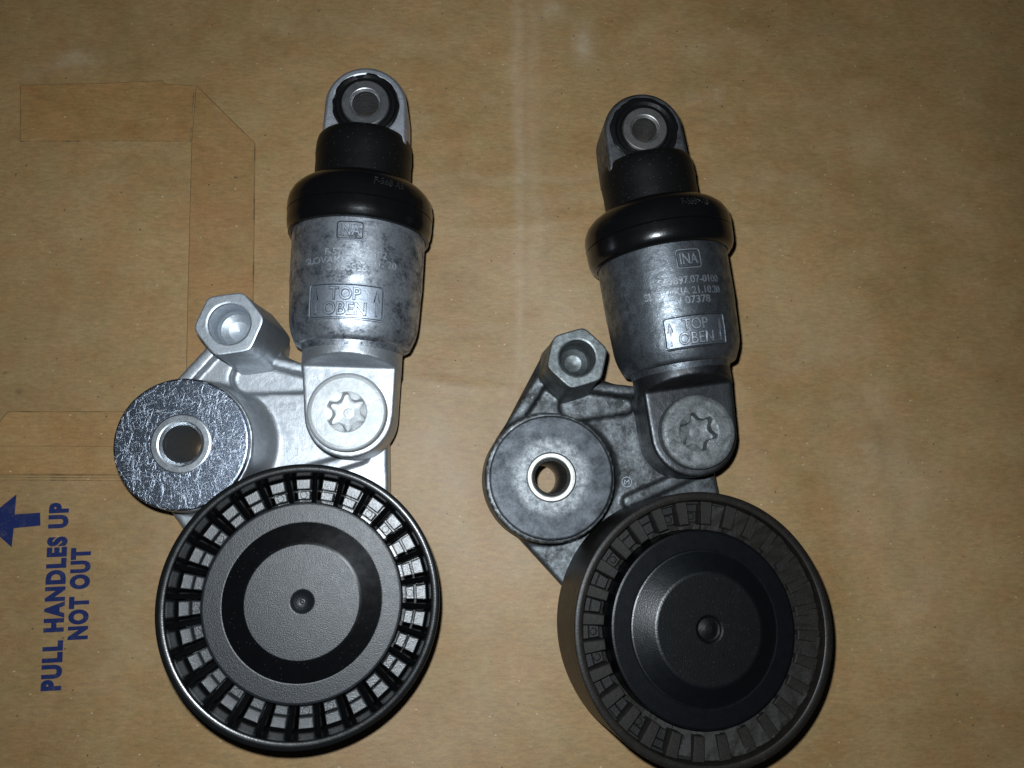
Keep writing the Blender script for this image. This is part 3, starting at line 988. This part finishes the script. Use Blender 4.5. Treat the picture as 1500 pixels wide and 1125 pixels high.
    obj('moulded_lettering', [wrap((V, Fc), bell_r, yc * k, xc, 0)], MAT['boot_mark'], boot, ang=None)

    # top eyelet with bonded rubber and steel sleeve
    er = 13.0
    ez1 = e.z - 1.2 - AX
    ez0 = ez1 - 18

    def eye_out(tt):
        s = math.sin(tt)
        c = abs(math.cos(tt))
        if s >= 0:
            return er
        tail = 12.6 / max(1e-6, -s)
        side = (er + .5 * min(1, -s)) / max(c, 1e-6)
        return min(tail, side)
    rub = 10.7
    prof = [(rub - .4, ez0), (scaled(eye_out, 1, -.9), ez0), (scaled(eye_out, 1, 0), ez0 + 1), (eye_out, ez1 - 1.1), (scaled(eye_out, 1, -.35), ez1 - .35), (scaled(eye_out, 1, -1.1), ez1), (rub + .1, ez1), (rub - .4, ez1 - .4)]
    ey = obj('eyelet', [xf(rev(prof, 144), Matrix.Translation((-cfg['axis_shift'], dl, 0)))], MAT['eye' + sfx], root, dloc, da, 40)
    sr, sh_ = cfg['sleeve_r'], cfg['sleeve_hole']
    rag = random.Random(11 if new else 23)
    bumps = [(rag.uniform(0, 2 * pi), rag.uniform(.05, .16), rag.uniform(.15, .7)) for _ in range(12)]

    def ragged(tt):
        v = rub + cfg['rub_extra'] + .12 * math.sin(5 * tt) + .1 * math.sin(11 * tt + 1)
        for a_, w_, d_ in bumps:
            dd = (tt - a_ + pi) % (2 * pi) - pi
            v -= d_ * math.exp(-(dd / w_) ** 2) * (.8 if new else .4)
        if new:
            dd = (tt - 1.80 + pi) % (2 * pi) - pi
            v -= 1.7 * math.exp(-(dd / .17) ** 4)
        return v
    prof = [(sr - .2, ez0 + 1), (rub, ez0 + 1), (rub, ez1 - .6), (ragged, ez1 + .05), (scaled(ragged, 1, -.3), ez1 + .3), (sr + 2.4, ez1 + .45), (sr + 1.6, ez1 - .25), (sr + .7, ez1 - .2), (sr + .3, ez1 + .3), (sr - .2, ez1 + .3)]
    obj('rubber_ring', [xf(rev(prof, 160), Matrix.Translation((-cfg['axis_shift'], dl, 0)))], MAT['eye_rubber'], ey, ang=40)
    s1 = e.z - AX
    prof = [(sh_, ez0 - .5), (sr, ez0 - .5), (sr, s1 - .3), (sr - .3, s1), (sh_ + .95, s1), (sh_ + .75, s1 - .1), (sh_ + .12, s1 - .8)]
    for q in range(10):
        prof += [(sh_ + .12, s1 - 2.0 - q * 1.6), (sh_ - .1, s1 - 2.6 - q * 1.6)]
    obj('steel_sleeve', [xf(rev(prof, 112), Matrix.Translation((-cfg['axis_shift'], dl, 0)))], MAT['sleeve' + sfx], ey, ang=30)

    # ------------- markings on the barrel
    mk = cfg['marks']
    pw, ph, px_, py_ = mk['panel']
    loop = rrect(pw, ph, 1.1)
    obj('panel', [wrap(panel_sheet(loop, .10), bar_r, py_ * k, px_)], MAT['panel' + sfx], barrel, ang=60)
    obj('panel_border', [wrap(ridge(loop, .55, .42), bar_r, py_ * k, px_)], MAT['barrel_old' if not new else 'panel_new'], barrel, ang=50)
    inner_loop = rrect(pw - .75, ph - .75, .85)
    obj('panel_grime', [wrap(ridge(inner_loop, .25, .16), bar_r, py_ * k, px_)], MAT['edge_shade'], barrel, ang=50)  # dark strip paints the shade inside the panel border
    letters, edge_shade = [], []
    for s, w_, h_, ox, oy in (('TOP', pw * .40, ph * .35, -.2, ph * .215), ('OBEN', pw * .55, ph * .35, -.2, -ph * .215)):
        for dst, ext, off, bev in ((letters, .30, 0.0, .06), (edge_shade, .17, .20, 0)):
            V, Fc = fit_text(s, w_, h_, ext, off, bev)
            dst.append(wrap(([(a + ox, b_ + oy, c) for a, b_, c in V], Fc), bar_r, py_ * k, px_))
    for sx in (-1, 1):
        ax_ = sx * pw * .405
        arrow = [(-.17, -ph * .36), (.17, -ph * .36), (.17, ph * .02), (.62, ph * .02), (0, ph * .36), (-.62, ph * .02), (-.17, ph * .02)]
        for dst, zt_, gr in ((letters, .32, 1.0), (edge_shade, .17, 1.28)):
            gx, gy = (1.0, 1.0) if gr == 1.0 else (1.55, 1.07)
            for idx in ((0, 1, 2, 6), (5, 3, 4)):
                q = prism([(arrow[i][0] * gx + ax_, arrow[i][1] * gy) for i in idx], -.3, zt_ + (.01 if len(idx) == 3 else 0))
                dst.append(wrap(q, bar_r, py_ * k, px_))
    obj('raised_lettering', letters, MAT['panel_new' if new else 'laser_old'], barrel, ang=30)
    obj('lettering_edge_shade', edge_shade, MAT['edge_shade'], barrel, ang=None)  # wider, lower dark copies put shade round the raised letters
    bw, bh, bx, by = mk['badge']
    loop = rrect(bw, bh, 1.0)
    badge = [wrap(ridge(loop, .42, .30), bar_r, by * k, bx)]
    V, Fc = fit_text('INA', bw * .74, bh * .58, .26, .02, .05)
    badge.append(wrap((V, Fc), bar_r, by * k, bx))
    obj('badge', badge, MAT['panel_new' if new else 'laser_old'], barrel, ang=30)
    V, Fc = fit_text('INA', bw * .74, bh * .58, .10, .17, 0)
    obj('badge_edge_shade', [wrap((V, Fc), bar_r, by * k, bx), wrap(ridge(rrect(bw - .6, bh - .6, .8), .24, .12), bar_r, by * k, bx)], MAT['edge_shade'], barrel, ang=None)  # dark outlines paint shade round the badge letters and frame
    code = []
    for s, w_, h_, cx, cy in mk['lines']:
        V, Fc = fit_text(s, w_, h_, .06, .035)
        code.append(wrap((V, Fc), bar_r, cy * k, cx))
    obj('stamped_code', code, MAT['laser' if new else 'laser_old'], barrel, ang=None)

    # ------------- pulley
    build_pulley(root, key, u, cfg['pulley_R'], cfg['tilt'], cfg['caps'], cfg['pocket_a'])
    return root


LEFT = dict(
    label='clean shiny belt tensioner with scratched mirror-like washer and open black pulley, on the left',
    bush=(265, 650), hex=(335, 474), bolt=(507, 603), pulley=(440, 883), eye=(535, 150),
    z_bush=34, z_hex=40, z_bolt=40, z_pulley=42, z_eye=38, axis_z=29, axis_shift=-.7,
    washer_r=19.8, boss_extra=.5, collar_r=9.0, bush_hole=5.6, hex_R=10.6, hex_a=math.radians(9), hex_hole=6.0,
    tongue_w=13.3, bolt_r=11.8, star_a=math.radians(35), boot_r=22.9, boot_text='F-568 A5', boot_text_pos=(68.8, 11.5),
    sleeve_r=7.6, sleeve_hole=4.1, rub_extra=.1,
    marks=dict(panel=(22.5, 10.2, .0, 31.6), badge=(8.0, 5.6, .3, 53.0),
               lines=(('F-573583-0102', 18.5, 2.0, 2.4, 46.4), ('SLOVAKIA 10. 01. 20', 29, 2.0, .6, 43.9), ('3 / 50856', 11.5, 2.0, .0, 41.7))),
    pulley_R=39.2, tilt=(.07, .045, 1), caps=dict(cap=28.4, zc=-4.6, rise=1.3, ring_out=22.5, ring_in=16.2, dimple=3.1), pocket_a=math.radians(3.0))
RIGHT = dict(
    label='dirty worn belt tensioner with dull washer and dust-caked pulley, on the right',
    bush=(808, 699), hex=(846, 524), bolt=(1024, 632), pulley=(1036, 921), eye=(945, 188),
    z_bush=34, z_hex=40, z_bolt=40, z_pulley=42, z_eye=38, axis_z=29, axis_shift=.6,
    washer_r=18.9, boss_extra=1.3, collar_r=7.7, bush_hole=4.9, hex_R=9.9, hex_a=math.radians(17), hex_hole=5.4,
    tongue_w=13.6, bolt_r=11.4, star_a=math.radians(46), boot_r=23.7, boot_text='F-569>-18', boot_text_pos=(68.8, 7.0),
    sleeve_r=7.3, sleeve_hole=3.9, rub_extra=.55,
    marks=dict(panel=(19.5, 9.6, 1.2, 29.6), badge=(7.6, 5.6, 2.2, 51.6),
               lines=(('F-569897.07-0100', 22, 2.2, .6, 45.2), ('SLOVAKIA 21.10.20', 24.5, 2.2, -.6, 41.8), ('2   / 07378', 14.5, 2.2, .0, 39.0))),
    pulley_R=39.3, tilt=(.10, .05, 1), caps=dict(cap=28.2, zc=-1.6, rise=3.4, ring_out=22.3, ring_in=15.6, dimple=3.7), pocket_a=math.radians(1.0))

build_tensioner('new', LEFT)
build_tensioner('old', RIGHT)
